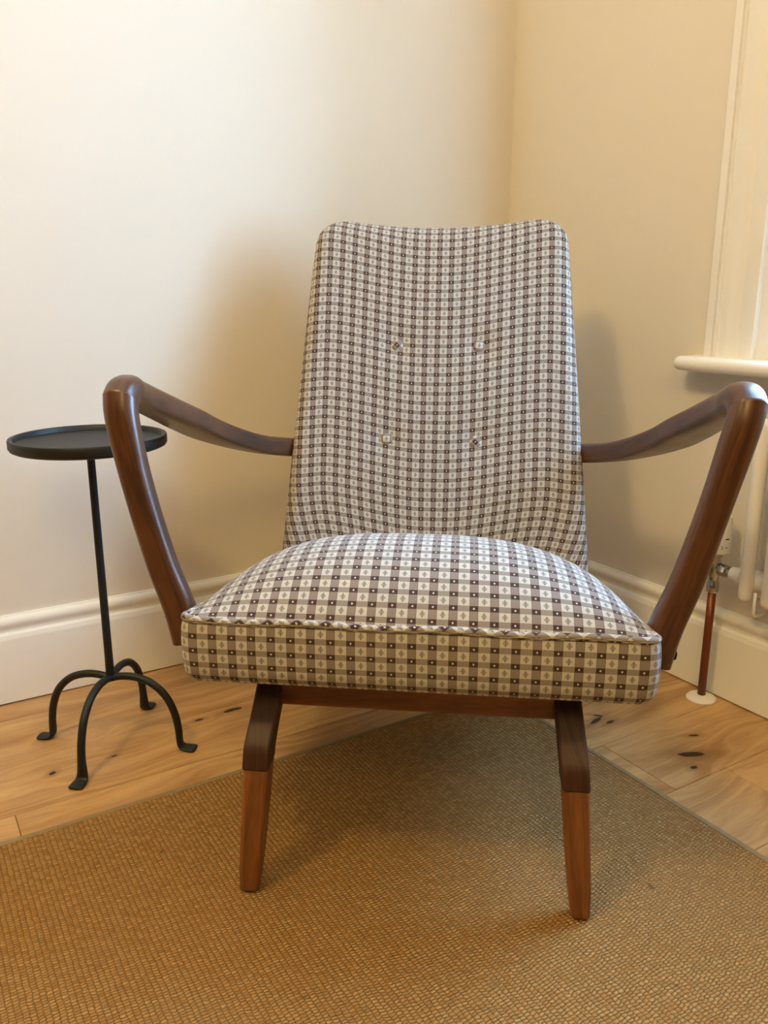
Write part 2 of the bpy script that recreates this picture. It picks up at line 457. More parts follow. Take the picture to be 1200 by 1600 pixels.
# ------------------------------------------------------------------ the room
T = 0.34
def struct(o): o['kind'] = 'structure'; return o
floor = struct(box('floor', WALL - T, ROOM_A, WALL - T, ROOM_B, -0.12, -0.016, M['subfloor'], mw=ROOM))
floor['label'] = 'light oak plank floor with dark knots'
struct(box('ceiling', WALL - T, ROOM_A + T, WALL - T, ROOM_B + T, ROOM_H, ROOM_H + 0.1, M['ceiling'], mw=ROOM))
struct(box('wall_left', WALL - T, ROOM_A + T, WALL - T, WALL, -0.12, ROOM_H, M['wall'], mw=ROOM))
struct(box('wall_rear', WALL - T, ROOM_A + T, ROOM_B, ROOM_B + T, -0.12, ROOM_H, M['far_wall'], mw=ROOM))
struct(box('wall_side', ROOM_A, ROOM_A + T, WALL, ROOM_B, -0.12, ROOM_H, M['far_wall'], mw=ROOM))
def wall_with_hole():
    vs, fs = [], []
    ys = [WALL, WIN_B0, WIN_B1, ROOM_B]; zs = [-0.12, WIN_Z0 - 0.03, WIN_Z1, ROOM_H]
    idx = {}
    for xi, x in enumerate((WALL, WALL - T)):
        for yi, y in enumerate(ys):
            for zi, z in enumerate(zs):
                idx[xi, yi, zi] = len(vs); vs.append((x, y, z))
    for xi in (0, 1):
        for yi in range(3):
            for zi in range(3):
                if (yi, zi) != (1, 1): fs.append((idx[xi, yi, zi], idx[xi, yi + 1, zi], idx[xi, yi + 1, zi + 1], idx[xi, yi, zi + 1]))
    for a, b in (((1, 1), (2, 1)), ((2, 1), (2, 2)), ((2, 2), (1, 2)), ((1, 2), (1, 1))):
        fs.append((idx[0, a[0], a[1]], idx[0, b[0], b[1]], idx[1, b[0], b[1]], idx[1, a[0], a[1]]))
    for e in range(3):
        fs.append((idx[0, e, 0], idx[0, e + 1, 0], idx[1, e + 1, 0], idx[1, e, 0])); fs.append((idx[0, e, 3], idx[0, e + 1, 3], idx[1, e + 1, 3], idx[1, e, 3]))
        fs.append((idx[0, 0, e], idx[0, 0, e + 1], idx[1, 0, e + 1], idx[1, 0, e])); fs.append((idx[0, 3, e], idx[0, 3, e + 1], idx[1, 3, e + 1], idx[1, 3, e]))
    return struct(mesh_obj('wall_right', vs, fs, M['wall'], mw=ROOM, smooth=False))
wall_with_hole()

# floor planks, one object each, running along the left wall
PW = 0.1628; B_START = 0.0535
butts = {4: [0.318, 1.9], 2: [1.2485, 3.0], 5: [0.194, 2.1], 1: [2.3], 0: [1.75, 3.6], 3: [0.62, 2.5], -1: [2.6]}
row = -1
plank_n = 0
while True:
    b0 = B_START + (row) * PW
    if b0 > ROOM_B: break
    b1 = min(b0 + PW, ROOM_B); b0c = max(b0, WALL)
    cuts = [WALL] + sorted(butts.get(row, [random.uniform(0.3, 1.6), random.uniform(2.2, 3.6)])) + [ROOM_A]
    for i in range(len(cuts) - 1):
        g = 0.0004
        o = box('plank', cuts[i] + g, cuts[i + 1] - g, b0c + g, b1 - g, -0.016, 0.0, M['oak'])
        o.parent = floor; o.matrix_parent_inverse = Matrix.Identity(4)
        add_bevel(o, 0.0007, 1)
        plank_n += 1
    row += 1

# skirting boards
SK = [(0.0, 0.003), (0.0, 0.1785), (0.004, 0.1785), (0.0055, 0.1755), (0.009, 0.1745), (0.0125, 0.171), (0.0145, 0.166), (0.0145, 0.161), (0.0125, 0.1565),
      (0.0095, 0.1525), (0.0085, 0.1485), (0.0092, 0.145), (0.012, 0.1425), (0.0165, 0.1415), (0.0180, 0.1375), (0.0195, 0.1345), (0.020, 0.1315), (0.020, 0.003)]
mit = lambda p, z: p   # 45 degree mitre in the corner (room frame is symmetric)
struct(prism_along('baseboard_left', [(WALL + d, z) for d, z in SK], 'x', mit, ROOM_A, M['gloss_white'], mw=ROOM))
struct(prism_along('baseboard_right', [(WALL + d, z) for d, z in SK], 'y', mit, ROOM_B, M['gloss_white'], mw=ROOM))

# window: casing, sill, jamb linings, sashes, panes
win = empty('window_1', ROOM @ Matrix.Translation((WALL, WIN_B0, WIN_Z0))); struct(win)
win['label'] = 'white painted sash window with moulded casing and rounded sill'
WM = ROOM
def wpart(o):
    o.parent = win; o.matrix_parent_inverse = Matrix.Identity(4)
    o.matrix_basis = win.matrix_world.inverted() @ WM
    return o
# casing profile across its width q (0 = outer edge, 0.105 = opening edge), depth d from the wall face
CAS = [(0.0, 0.0), (0.0, 0.022), (0.0025, 0.024), (0.0165, 0.024), (0.0175, 0.019), (0.0205, 0.019), (0.0225, 0.0235), (0.0245, 0.019), (0.028, 0.0185),
       (0.034, 0.0205), (0.046, 0.021), (0.057, 0.018), (0.064, 0.0145), (0.068, 0.0135), (0.070, 0.0165), (0.074, 0.0175), (0.098, 0.0175), (0.101, 0.0155), (0.102, 0.0)]
def casing(side):
    outer = WIN_B0 - 0.102 if side == 0 else WIN_B1 + 0.102
    sg = 1 if side == 0 else -1
    n = len(CAS); vs = []
    for zz in (WIN_Z0, None):
        for q, d in CAS:
            z = WIN_Z0 if zz is not None else WIN_Z1 + (0.102 - q)
            vs.append((WALL + d, outer + sg * q, z))
    fs = [tuple(range(n)), tuple(n + i for i in range(n))] + [(i, (i + 1) % n, n + (i + 1) % n, n + i) for i in range(n)]
    return wpart(mesh_obj('casing', vs, fs, M['gloss_white'], autosmooth=25))
casing(0); casing(1)
def casing_top():
    n = len(CAS); vs = []
    for side in (0, 1):
        for q, d in CAS:
            y = (WIN_B0 - 0.102 + q) if side == 0 else (WIN_B1 + 0.102 - q)
            vs.append((WALL + d, y, WIN_Z1 + 0.102 - q))
    fs = [tuple(range(n)), tuple(n + i for i in range(n))] + [(i, (i + 1) % n, n + (i + 1) % n, n + i) for i in range(n)]
    return wpart(mesh_obj('casing', vs, fs, M['gloss_white'], autosmooth=25))
casing_top()
def sill():
    # rounded nose along the front and round the two ends
    s0, s1 = WIN_B0 - 0.145, WIN_B1 + 0.145
    zt, zb, front = WIN_Z0, WIN_Z0 - 0.027, WALL + 0.066
    R = 0.0135; zc = (zt + zb) / 2
    vs, fs = [], []
    rings = []
    K = 10
    for k in range(K + 1):
        a = PI / 2 - PI * k / K
        ins = R * (1 - math.cos(a)); z = zc + R * math.sin(a)
        cr = 0.02
        loop = [(WALL - 0.002, s0 + ins)]
        for m in range(7):
            t = (PI / 2) * m / 6
            loop.append((front - cr + (cr - ins) * math.sin(t), s0 + cr - (cr - ins) * math.cos(t)))
        for m in range(7):
            t = (PI / 2) * m / 6
            loop.append((front - cr + (cr - ins) * math.cos(t), s1 - cr + (cr - ins) * math.sin(t)))
        loop.append((WALL - 0.002, s1 - ins))
        base = len(vs)
        vs.extend((x, y, z) for x, y in loop)
        rings.append((base, len(loop)))
    for i in range(K):
        b0, n = rings[i]; b1, _ = rings[i + 1]
        for j in range(n):
            fs.append((b0 + j, b0 + (j + 1) % n, b1 + (j + 1) % n, b1 + j))
    fs.append(tuple(range(rings[0][0], rings[0][0] + rings[0][1])))
    fs.append(tuple(range(rings[-1][0], rings[-1][0] + rings[-1][1])))
    o = wpart(mesh_obj('window_sill', vs, fs, M['gloss_white'], autosmooth=50))
    return o
sill()
wpart(box('sill_board', WALL - 0.32, WALL, WIN_B0, WIN_B1, WIN_Z0 - 0.03, WIN_Z0 - 0.001, M['gloss_white']))
for y0, y1 in ((WIN_B0, WIN_B0 + 0.012), (WIN_B1 - 0.012, WIN_B1)):
    wpart(box('jamb_lining', WALL - 0.32, WALL - 0.03, y0, y1, WIN_Z0 - 0.001, WIN_Z1, M['gloss_white'], bevel=0.002))
wpart(box('head_lining', WALL - 0.32, WALL + 0.002, WIN_B0, WIN_B1, WIN_Z1 - 0.012, WIN_Z1, M['gloss_white']))
for y0, y1 in ((WIN_B0 - 0.002, WIN_B0 + 0.085), (WIN_B1 - 0.085, WIN_B1 + 0.002)):
    wpart(box('box_frame', WALL - 0.032, WALL + 0.008, y0, y1, WIN_Z0 - 0.001, WIN_Z1, M['gloss_white'], bevel=0.002))
def sash(x, z0, z1):
    y0, y1 = WIN_B0 + 0.012, WIN_B1 - 0.012; w = 0.05
    fr = None
    vs, fs = [], []
    for (a0, a1, c0, c1) in ((y0, y0 + w, z0, z1), (y1 - w, y1, z0, z1), (y0 + w, y1 - w, z0, z0 + w), (y0 + w, y1 - w, z1 - w, z1)):
        v, f = box_data(x - 0.02, x + 0.02, a0, a1, c0, c1); b = len(vs)
        vs += v; fs += [tuple(b + i for i in q) for q in f]
    fr = wpart(mesh_obj('sash_frame', vs, fs, M['gloss_white'], smooth=False))
    p = box('pane', x - 0.002, x + 0.002, y0 + w - 0.004, y1 - w + 0.004, z0 + w - 0.004, z1 - w + 0.004, M['glass'])
    p.parent = fr
sash(WALL - 0.245, WIN_Z0, (WIN_Z0 + WIN_Z1) / 2 + 0.02)
sash(WALL - 0.288, (WIN_Z0 + WIN_Z1) / 2 - 0.02, WIN_Z1 - 0.012)

# ------------------------------------------------------------------ rug
RUG_A0, RUG_B0, RUG_A1, RUG_B1, RUG_T = 0.351, 0.449, 2.9, 3.1, 0.006
BW = 0.010
rug = box('rug', RUG_A0 + BW, RUG_A1 - BW, RUG_B0 + BW, RUG_B1 - BW, 0.0, RUG_T, M['sisal'], mw=ROOM)
tag(rug, 'golden brown woven sisal rug with taped edges under the armchair', 'rug')
for (x0, x1, y0, y1) in ((RUG_A0, RUG_A0 + BW, RUG_B0, RUG_B1), (RUG_A0 + BW, RUG_A1, RUG_B0, RUG_B0 + BW), (RUG_A1 - BW, RUG_A1, RUG_B0 + BW, RUG_B1), (RUG_A0 + BW, RUG_A1 - BW, RUG_B1 - BW, RUG_B1)):
    o = box('edge_binding', x0, x1, y0, y1, 0.0, RUG_T + 0.0008, M['binding'], bevel=0.002)
    o.parent = rug

# ------------------------------------------------------------------ armchair
YAW = math.radians(-6.8)
CHAIR = Matrix.Translation((0.036, 0.934, RUG_T - 0.001)) @ Matrix.Rotation(YAW, 4, 'Z')
SKEW = -0.022
chair = empty('armchair', CHAIR)
tag(chair, 'wooden armchair upholstered in brown and cream checked fabric with buttoned back', 'armchair')
ZO = -(RUG_T - 0.001)                       # heights below are measured from the bare floor
def cv(x, y, z): return Vector((x + SKEW * max(y, 0), y, z + ZO))
PU_S, PV_S = 0.0243, 0.0190
PU_B, PV_B = 0.0232, 0.0181

def interp(tab, x):
    if x <= tab[0][0]: return tab[0][1]
    for (a, b), (c, d) in zip(tab, tab[1:]):
        if x <= c:
            t = (x - a) / (c - a); return b + (d - b) * t
    return tab[-1][1]
def smooth_tab(tab, sub=8): return catmull(tab, sub)

# --- seat cushion
SEAT_Y1 = 0.62; SEAT_BOT = 0.3155; RC = 0.022; SEAT_Y0 = -0.022
def seat_w(y): return 0.2865 - 0.028 * (y / SEAT_Y1)
def seam_z(y): return 0.3995 - 0.17 * y
def under_z(y): return SEAT_BOT - 0.12 * y
DOME = smooth_tab([(0, 0), (0.012, 0.017), (0.03, 0.037), (0.06, 0.061), (0.10, 0.081), (0.15, 0.0935), (0.20, 0.094), (0.25, 0.087), (0.30, 0.076), (0.40, 0.053), (0.5, 0.035), (0.62, 0.018)])
def front_y(x, w):
    e = abs(x) - (w - RC)
    return 0.0 if e <= 0 else RC - math.sqrt(max(RC * RC - e * e, 0))
def scv(x, y, z): return cv(x, y + SEAT_Y0, z)
def make_seat():
    NX, NY = 72, 60
    verts, uvs, faces = [], [], []
    for i in range(NX + 1):
        p = -1 + 2 * i / NX
        p = math.copysign(1 - (1 - abs(p)) ** 1.25, p)
        L = 0; prev = None
        for j in range(NY + 1):
            q = (j / NY) ** 1.5
            w = seat_w(q * SEAT_Y1); x = p * w
            y = front_y(p * seat_w(0), seat_w(0)) * (1 - q) + q * SEAT_Y1
            g = (1 - abs(p) ** 2.9) ** 0.82
            z = seam_z(y) + interp(DOME, y) * g
            v = scv(x, y, z)
            if prev is not None: L += (v - prev).length
            prev = v
            verts.append(v); uvs.append((x / PU_S + 50.28, L / PV_S + 20.62))
    for i in range(NX):
        for j in range(NY):
            a = i * (NY + 1) + j
            faces.append((a, a + 1, a + NY + 2, a + NY + 1))
    # band below the seam: around front and both sides and rear
    loop = []
    def push(x, y): loop.append((x, y))
    for k in range(30, 0, -1): push(-seat_w(SEAT_Y1 * k / 30), max(SEAT_Y1 * k / 30, RC))
    w0 = seat_w(0)
    for m in range(9):
        t = (PI / 2) * m / 8; push(-w0 + RC - RC * math.cos(t), RC - RC * math.sin(t))
    for k in range(1, 40): push(-w0 + RC + (2 * w0 - 2 * RC) * k / 40, 0.0)
    for m in range(9):
        t = (PI / 2) * m / 8; push(w0 - RC + RC * math.sin(t), RC - RC * math.cos(t))
    for k in range(1, 31): push(seat_w(SEAT_Y1 * k / 30), max(SEAT_Y1 * k / 30, RC))
    base = len(verts); NB = 8
    peri = [0.0]
    for a, b in zip(loop, loop[1:]): peri.append(peri[-1] + math.hypot(b[0] - a[0], b[1] - a[1]))
    mid = peri[len(peri) // 2]
    cx, cy = 0.0, 0.3
    for (x, y), s in zip(loop, peri):
        for k in range(NB + 1):
            t = k / NB
            z = seam_z(y) + (under_z(y) - seam_z(y)) * t
            bul = 0.005 * math.sin(PI * t) ** 0.6 - 0.006 * max(0, t - 0.88) / 0.12 - 0.002 * t
            d = Vector((x - cx, (y - cy) * 1.0)); 
            nx, ny = (0.0, -1.0) if y < 1e-6 else ((math.copysign(1, x), 0.0) if y > RC - 1e-6 else Vector((x - math.copysign(w0 - RC, x), y - RC)).normalized())
            verts.append(scv(x + nx * bul, y + ny * bul, z))
            uvs.append(((s - mid) / PU_S + 50.22, -(t * 0.0855) / PV_S + 20.24))
    n = len(loop)
    for i in range(n - 1):
        for k in range(NB):
            a = base + i * (NB + 1) + k
            faces.append((a, a + 1, a + NB + 2, a + NB + 1))
    # rear band and underside
    b2 = len(verts)
    for (x, y) in loop:
        verts.append(scv(x * 0.965, y * 0.96 + 0.012, under_z(y) + 0.001)); uvs.append((50.1, 20.1))
    faces.append(tuple(b2 + i for i in range(n)))
    f0 = [base + k for k in range(NB + 1)]; f1 = [base + (n - 1) * (NB + 1) + k for k in range(NB + 1)]
    for k in range(NB): faces.append((f0[k], f0[k + 1], f1[k + 1], f1[k]))
    seat = mesh_obj('seat_cushion', verts, faces, M['fabric'], chair, uvs=uvs)
    c45 = math.cos(PI / 4)
    path = [scv(x * 0.993, y + (0.0012 if y < RC else 0), seam_z(y) - 0.0005 + 0.0012 * math.sin(x * 37)) for x, y in loop]
    pp = []
    for a, b in zip(path, path[1:]): pp += [a, (a + b) / 2]
    pp.append(path[-1])
    tube('piping', pp, 0.0048, M['fabric'], seat, ns=12,
         uvfun=lambda L, t: ((L * c45 + t * 0.033 * c45) / PU_S * 0.95, (L * c45 - t * 0.033 * c45) / PV_S * 0.78))
    # black cloth under the cushion
    lv = [scv(x * 0.95, y * 0.95 + 0.02, under_z(y * .95 + .02) - 0.002) for x, y in loop]
    mesh_obj('bottom_lining', lv, [tuple(range(len(lv)))], M['lining'], seat, smooth=False)
    return seat
seat = make_seat()

# --- backrest
BZ0, BZ1, BT = 0.255, 0.936, 0.062
def back_y(z): d = z - 0.3; return 0.55 + 0.25 * d + 0.11 * d * d
def back_n(z):
    d = 0.25 + 0.22 * (z - 0.3); l = math.hypot(1, d); return (-1 / l, d / l)     # (y, z) of forward normal
def back_w(z): return 0.288 - 0.080 * (z - 0.3)
BUT = [(-0.076, 0.690), (0.079, 0.690), (-0.091, 0.519), (0.076, 0.517)]
def smooth01(a, b, x):
    t = min(1, max(0, (x - a) / (b - a))); return t * t * (3 - 2 * t)
RE = 0.026
def back_front(x, z, w):
    """forward offset of the front face"""
    e = abs(x) - (w - RE)
    n = 0.014 * (x / w) ** 2
    if e > 0: n -= RE - math.sqrt(max(RE * RE - e * e, 0))
    kt = (z - (BZ1 - 0.055)) / 0.055
    if kt > 0: n -= 0.056 * (1 - math.sqrt(max(1 - kt * kt, 0)))
    for bx, bz in BUT:
        d2 = (x - bx) ** 2 + (z - bz) ** 2
        n -= 0.006 * math.exp(-d2 / (2 * 0.017 ** 2))
    n -= 0.004 * smooth01(0.02, 0.0, abs(x)) * 0
    return n
def make_back():
    NZ, NXF = 90, 64
    verts, uvs, faces = [], [], []
    ring_n = None
    L = 0; prevc = None
    for j in range(NZ + 1):
        t = j / NZ
        z = BZ0 + (BZ1 - BZ0) * (1 - (1 - t) ** 1.6)
        kc = (z - (BZ1 - 0.060)) / 0.060
        w = back_w(z) - (0.056 * (1 - math.sqrt(max(1 - kc * kc, 0))) if kc > 0 else 0)
        ny, nz = back_n(z)
        yb = back_y(z)
        nf = back_front(0.0, z, w) if True else 0
        c = Vector((0, yb + ny * nf, z + nz * nf))
        if prevc is not None: L += (c - prevc).length
        prevc = c
        ring = []
        def put(x, n, u, v):
            dip = 0.011 * ((x / w) ** 2 - 1) * smooth01(0.74, 0.92, z)
            rd = 0.014 * smooth01(-BT + 0.004, -BT, n) * smooth01(BZ1 - 0.05, BZ1, z) if n < -BT + 0.004 else 0.0
            ring.append(cv(x, yb + ny * n, z + nz * n + dip - rd)); uvs.append((u, v))
        pinch = 1 + 0.30 * (max(0, 0.45 - z) / 0.15) ** 2 * 0.5
        for i in range(NXF + 1):
            p = -1 + 2 * i / NXF
            p = math.copysign(1 - (1 - abs(p)) ** 1.6, p)
            x = p * w
            e = abs(x) - (w - RE)
            ux = x if e <= 0 else math.copysign((w - RE) + RE * math.asin(min(1, e / RE)), x)
            rise = 0.026 * smooth01(0.015, 0.215, abs(x + 0.004)) - 0.006 * smooth01(0.2, 0.26, abs(x))
            put(x, back_front(x, z, w), ux * pinch / PU_B + 50.2, (L - rise) / PV_B + 20.3)
        ue = (w - RE) + RE * PI / 2
        endn = back_front(w, z, w)
        vv = (L - 0.020) / PV_B + 20.3
        for k in range(1, 4):
            put(w, endn + (-BT - endn) * k / 3, (ue + 0.012 * k) * pinch / PU_B + 50.2, vv)
        for k in range(1, 32):
            put(w - 2 * w * k / 32, -BT - 0.006 * math.sin(PI * k / 32) * min(1, max(0, (BZ1 - z) / 0.08)), (ue + 0.03 + 2 * w * k / 32) / PU_B + 50.2, vv)
        for k in range(3, 0, -1):
            put(-w, endn + (-BT - endn) * k / 3, -(ue + 0.012 * k) * pinch / PU_B + 50.2, vv)
        ring_n = len(ring); verts += ring
    for j in range(NZ):
        for i in range(ring_n):
            k = (i + 1) % ring_n
            faces.append((j * ring_n + i, j * ring_n + k, (j + 1) * ring_n + k, (j + 1) * ring_n + i))
    faces.append(tuple(range(ring_n))); faces.append(tuple(NZ * ring_n + i for i in range(ring_n)))
    back = mesh_obj('backrest', verts, faces, M['fabric'], chair, uvs=uvs, autosmooth=60)
    # piping down the rear edge of both sides
    c45 = math.cos(PI / 4)
    for s in (-1, 1):
        path = []
        for k in range(60):
            z = BZ0 + 0.01 + (BZ1 - 0.06 - BZ0) * k / 59
            ny, nz = back_n(z); n = -BT + 0.006
            path.append(cv(s * (back_w(z) + 0.0015 + 0.0008 * math.sin(k * 2.1)), back_y(z) + ny * n, z + nz * n))
        tube('piping', path, 0.005, M['fabric'], back, ns=10, uvfun=lambda L, t: ((L + t * 0.03) * c45 / PU_B, (L - t * 0.03) * c45 / PV_B))
    for q, (bx, bz) in enumerate(BUT):
        ny, nz = back_n(bz); n = back_front(bx, bz, back_w(bz)) - 0.0015
        cpt = cv(bx, back_y(bz) + ny * n, bz + nz * n)
        N = Vector((0, ny, nz)); U = Vector((1, 0, 0)); V = N.cross(U) * -1
        if V.z < 0: V = -V
        vs, uv, fs = [], [], []
        R = 0.0118; prof = [(0.0, 0.0056), (0.40, 0.0054), (0.70, 0.0047), (0.88, 0.0036), (0.97, 0.0022), (1.0, 0.0006), (0.97, -0.0012), (0.85, -0.004)]
        rot = (0.75, 0.05, 0.0, 0.8)[q]; off = ((0.2, 0.18), (0.70, 0.66), (0.70, 0.66), (0.2, 0.2))[q]
        for r, h in prof:
            for m in range(24):
                a = 2 * PI * m / 24
                x, y = R * r * math.cos(a), R * r * math.sin(a)
                vs.append(cpt + U * x + V * y + N * h)
                uv.append(((x * math.cos(rot) - y * math.sin(rot)) / PU_B + off[0] + 5, (x * math.sin(rot) + y * math.cos(rot)) / PV_B + off[1] + 5))
        for i in range(len(prof) - 1):
            for m in range(24):
                k = (m + 1) % 24
                fs.append((i * 24 + m, i * 24 + k, (i + 1) * 24 + k, (i + 1) * 24 + m))
        mesh_obj('button', vs, fs, M['fabric'], back, uvs=uv)
    return back
back = make_back()

# --- arms
for s, ident in ((-1, 1), (1, 2)):
    st = []
    raw = [(0.125, 0.3605, 0.6555, 0.043, 0.0385), (0.17, 0.3635, 0.6425, 0.045, 0.0375), (0.25, 0.359, 0.617, 0.056, 0.036),
           (0.33, 0.350, 0.590, 0.068, 0.0355), (0.40, 0.340, 0.563, 0.070, 0.035), (0.48, 0.3195, 0.534, 0.063, 0.035), (0.55, 0.295, 0.512, 0.052, 0.0355), (0.63, 0.259, 0.494, 0.044, 0.036)]
    pws = (2.6, 3.2, 4.2, 5, 5.5, 5.5, 5, 4.5)
    oe = 0.0 if s < 0 else 0.003
    ELB = [(0.0735, 0.3780, 0.6520, 0.0216, -0.0170, 0.0150, 2.4), (0.0845, 0.3783, 0.6605, 0.0216, -0.0085, 0.0185, 2.4), (0.1000, 0.3785, 0.6625, 0.0216, 0.0, 0.0195, 2.4)]
    for (y, x, z, hw, ty, tz, pw) in ELB: st.append((s * x + SKEW * y + oe, y, z + ZO, s * hw, 0, 0, 0, ty, tz, pw))
    for i, (y, xi, z, W, Th) in enumerate(raw):
        a = raw[max(i - 1, 0)]; b = raw[min(i + 1, len(raw) - 1)]
        d = Vector((s * (b[1] - a[1]), b[0] - a[0], b[2] - a[2])).normalized()
        side = d.cross(Vector((0, 0, 1))).normalized()
        if side.x * s < 0: side = -side
        nrm = Vector((0, 0, 1))
        c = Vector((s * xi, y, z + ZO)) + side * (W / 2)
        c.x += SKEW * y
        st.append((*c, *(side * W / 2), *(nrm * Th / 2), pws[i]))
    sweep('armrest', st, M['arm_wood'], chair, sub=8, ns=36, power=5.0, end_round=0.12, ident=ident)
    up = []
    ox = 0.0 if s < 0 else -0.006
    for (x, y, z, hw, ty, tz, k) in [(0.3005, 0.052, 0.340, 0.0205, -0.015, 0, 1), (0.3115, 0.054, 0.385, 0.0198, -0.0155, 0, 1), (0.3315, 0.058, 0.44, 0.0186, -0.016, 0, 1), (0.3485, 0.061, 0.50, 0.0178, -0.0165, 0, 1),
                              (0.3625, 0.063, 0.56, 0.0182, -0.017, 0, 0.8), (0.3715, 0.065, 0.608, 0.0200, -0.0178, 0.001, 0.4), (0.3760, 0.0675, 0.635, 0.0212, -0.0185, 0.006, 0),
                              (0.3780, 0.0735, 0.6520, 0.0216, -0.0170, 0.0150, -0.5)]:
        up.append((s * x + SKEW * y + ox * k, y, z + ZO, s * hw, 0, -hw * 0.22 * max(k, 0), 0, ty, tz, 2.4 + 0.9 * max(k, 0)))
    sweep('arm_upright', up, M['arm_wood'], chair, sub=8, ns=36, power=3.6, end_round=0.12, ident=ident + 5)
    lathe('bolt', [(0.0, 0.0), (0.008, 0.0), (0.0085, 0.004), (0.007, 0.0075), (0.003, 0.009)], M['dark'], chair, ns=16,
          loc=(0, 0, 0), axis='X').matrix_basis = Matrix.Translation((s * 0.318 + ox, 0.054, 0.352 + ZO)) @ Matrix.Rotation(0 if s > 0 else PI, 4, 'Z')

# --- legs and under-frame
def knee_x(z): return 0.2035 - 0.10 * max(0, z - 0.19)
for s, ident in ((-1, 1), (1, 2)):
    sweep('leg', [(s * 0.2175, 0.000, 0.008 + ZO + 0.005, s * 0.0125, 0, 0, 0, -0.0125, 0), (s * 0.2145, 0.003, 0.05 + ZO, s * 0.0150, 0, 0, 0, -0.015, 0),
                  (s * 0.2085, 0.009, 0.12 + ZO, s * 0.0165, 0, 0, 0, -0.019, 0), (s * 0.2035, 0.0165, 0.186 + ZO, s * 0.0172, 0, 0, 0, -0.022, 0)],
          M['leg_wood'], chair, sub=6, ns=28, power=5.0, end_round=0.4, ident=ident + 10)
    # upper leg: stands on the lower leg, bends back and up under the seat
    prof = [(-0.0175, 0.1925), (-0.0170, 0.214), (-0.0155, 0.2205), (-0.0115, 0.2265), (-0.004, 0.2335), (0.012, 0.247), (0.032, 0.268), (0.050, 0.289), (0.062, 0.303),
            (0.118, 0.303), (0.102, 0.286), (0.078, 0.264), (0.055, 0.242), (0.038, 0.222), (0.0295, 0.205), (0.0275, 0.1925)]
    vs, uv = [], []
    for sx in (-1, 1):
        for y, z in prof:
            y += 0.0115; z -= 0.006 * (1 - (z - 0.19) / 0.113); z += 0.006 * ((z - 0.19) / 0.113)
            hw = 0.0174
            x = s * knee_x(z) + sx * hw
            vs.append((x + SKEW * max(y, 0), y, z + ZO)); uv.append((y * 0.9 + sx * 0.05 + ident, z))
    n = len(prof)
    fs = [tuple(range(n)), tuple(n + i for i in range(n))] + [(i, (i + 1) % n, n + (i + 1) % n, n + i) for i in range(n)]
    o = mesh_obj('leg_top', vs, fs, M['rail_wood_shaded'], chair, uvs=uv, smooth=True, autosmooth=35)
    add_bevel(o, 0.0035, 3)
    # side rail under the seat and raked rear leg
    sweep('side_rail', [(s * 0.190 + SKEW * 0.09, 0.09, 0.277 + ZO, s * 0.0165, 0, 0, 0, 0, 0.019), (s * 0.190 + SKEW * 0.3, 0.30, 0.252 + ZO, s * 0.0165, 0, 0, 0, 0, 0.019),
                        (s * 0.190 + SKEW * 0.55, 0.56, 0.222 + ZO, s * 0.0165, 0, 0, 0, 0, 0.019)], M['rail_wood_shaded'], chair, sub=4, ns=20, power=6, ident=ident + 20)
    sweep('leg', [(s * 0.205 + SKEW * 0.6, 0.622, 0.008 + ZO + 0.005, s * 0.0125, 0, 0, 0, -0.0125, 0), (s * 0.200 + SKEW * 0.6, 0.60, 0.08 + ZO, s * 0.0155, 0, 0, 0, -0.017, 0),
                  (s * 0.191 + SKEW * 0.6, 0.545, 0.228 + ZO, s * 0.0170, 0, 0, 0, -0.021, 0)], M['leg_wood'], chair, sub=6, ns=24, power=5.0, end_round=0.4, ident=ident + 30)
for (y, zb, zt, hx) in ((0.066, 0.2515, 0.306, 0.178), (0.50, 0.212, 0.242, 0.180)):
    o = sweep('cross_rail', [(-hx + SKEW * y, y, (zb + zt) / 2 + ZO, 0, 0.0125, 0, 0, 0, (zt - zb) / 2), (hx + SKEW * y, y, (zb + zt) / 2 + ZO, 0, 0.0125, 0, 0, 0, (zt - zb) / 2)],
              M['leg_wood'], chair, sub=4, ns=20, power=7, ident=44)

# ------------------------------------------------------------------ side table
TX, TY, TZ, TR = -0.4816, 1.345, 0.560, 0.1235
table = empty('side_table', Matrix.Translation((TX, TY, 0)) @ Matrix.Rotation(math.radians(-8.6), 4, 'Z'))
tag(table, 'slim black iron side table with round tray top on four curved legs', 'side table')
lathe('tray_top', [(0.0005, TZ - 0.0195), (TR - 0.006, TZ - 0.0195), (TR - 0.002, TZ - 0.0175), (TR, TZ - 0.014), (TR, TZ - 0.0025), (TR - 0.001, TZ - 0.0006), (TR - 0.003, TZ),
                   (TR - 0.0065, TZ - 0.0004), (TR - 0.008, TZ - 0.0025), (TR - 0.0095, TZ - 0.008), (TR - 0.014, TZ - 0.0095), (0.0005, TZ - 0.0095)], M['iron'], table, ns=96)
lathe('mounting_plate', [(0.0005, TZ - 0.0255), (0.018, TZ - 0.0255), (0.020, TZ - 0.0235), (0.020, TZ - 0.019), (0.0005, TZ - 0.019)], M['iron'], table, ns=32)
lathe('pole', [(0.0005, 0.126), (0.0072, 0.126), (0.0076, 0.14), (0.0070, 0.17), (0.0066, 0.35), (0.0064, TZ - 0.03), (0.0085, TZ - 0.0245), (0.0005, TZ - 0.0245)], M['iron'], table, ns=20)
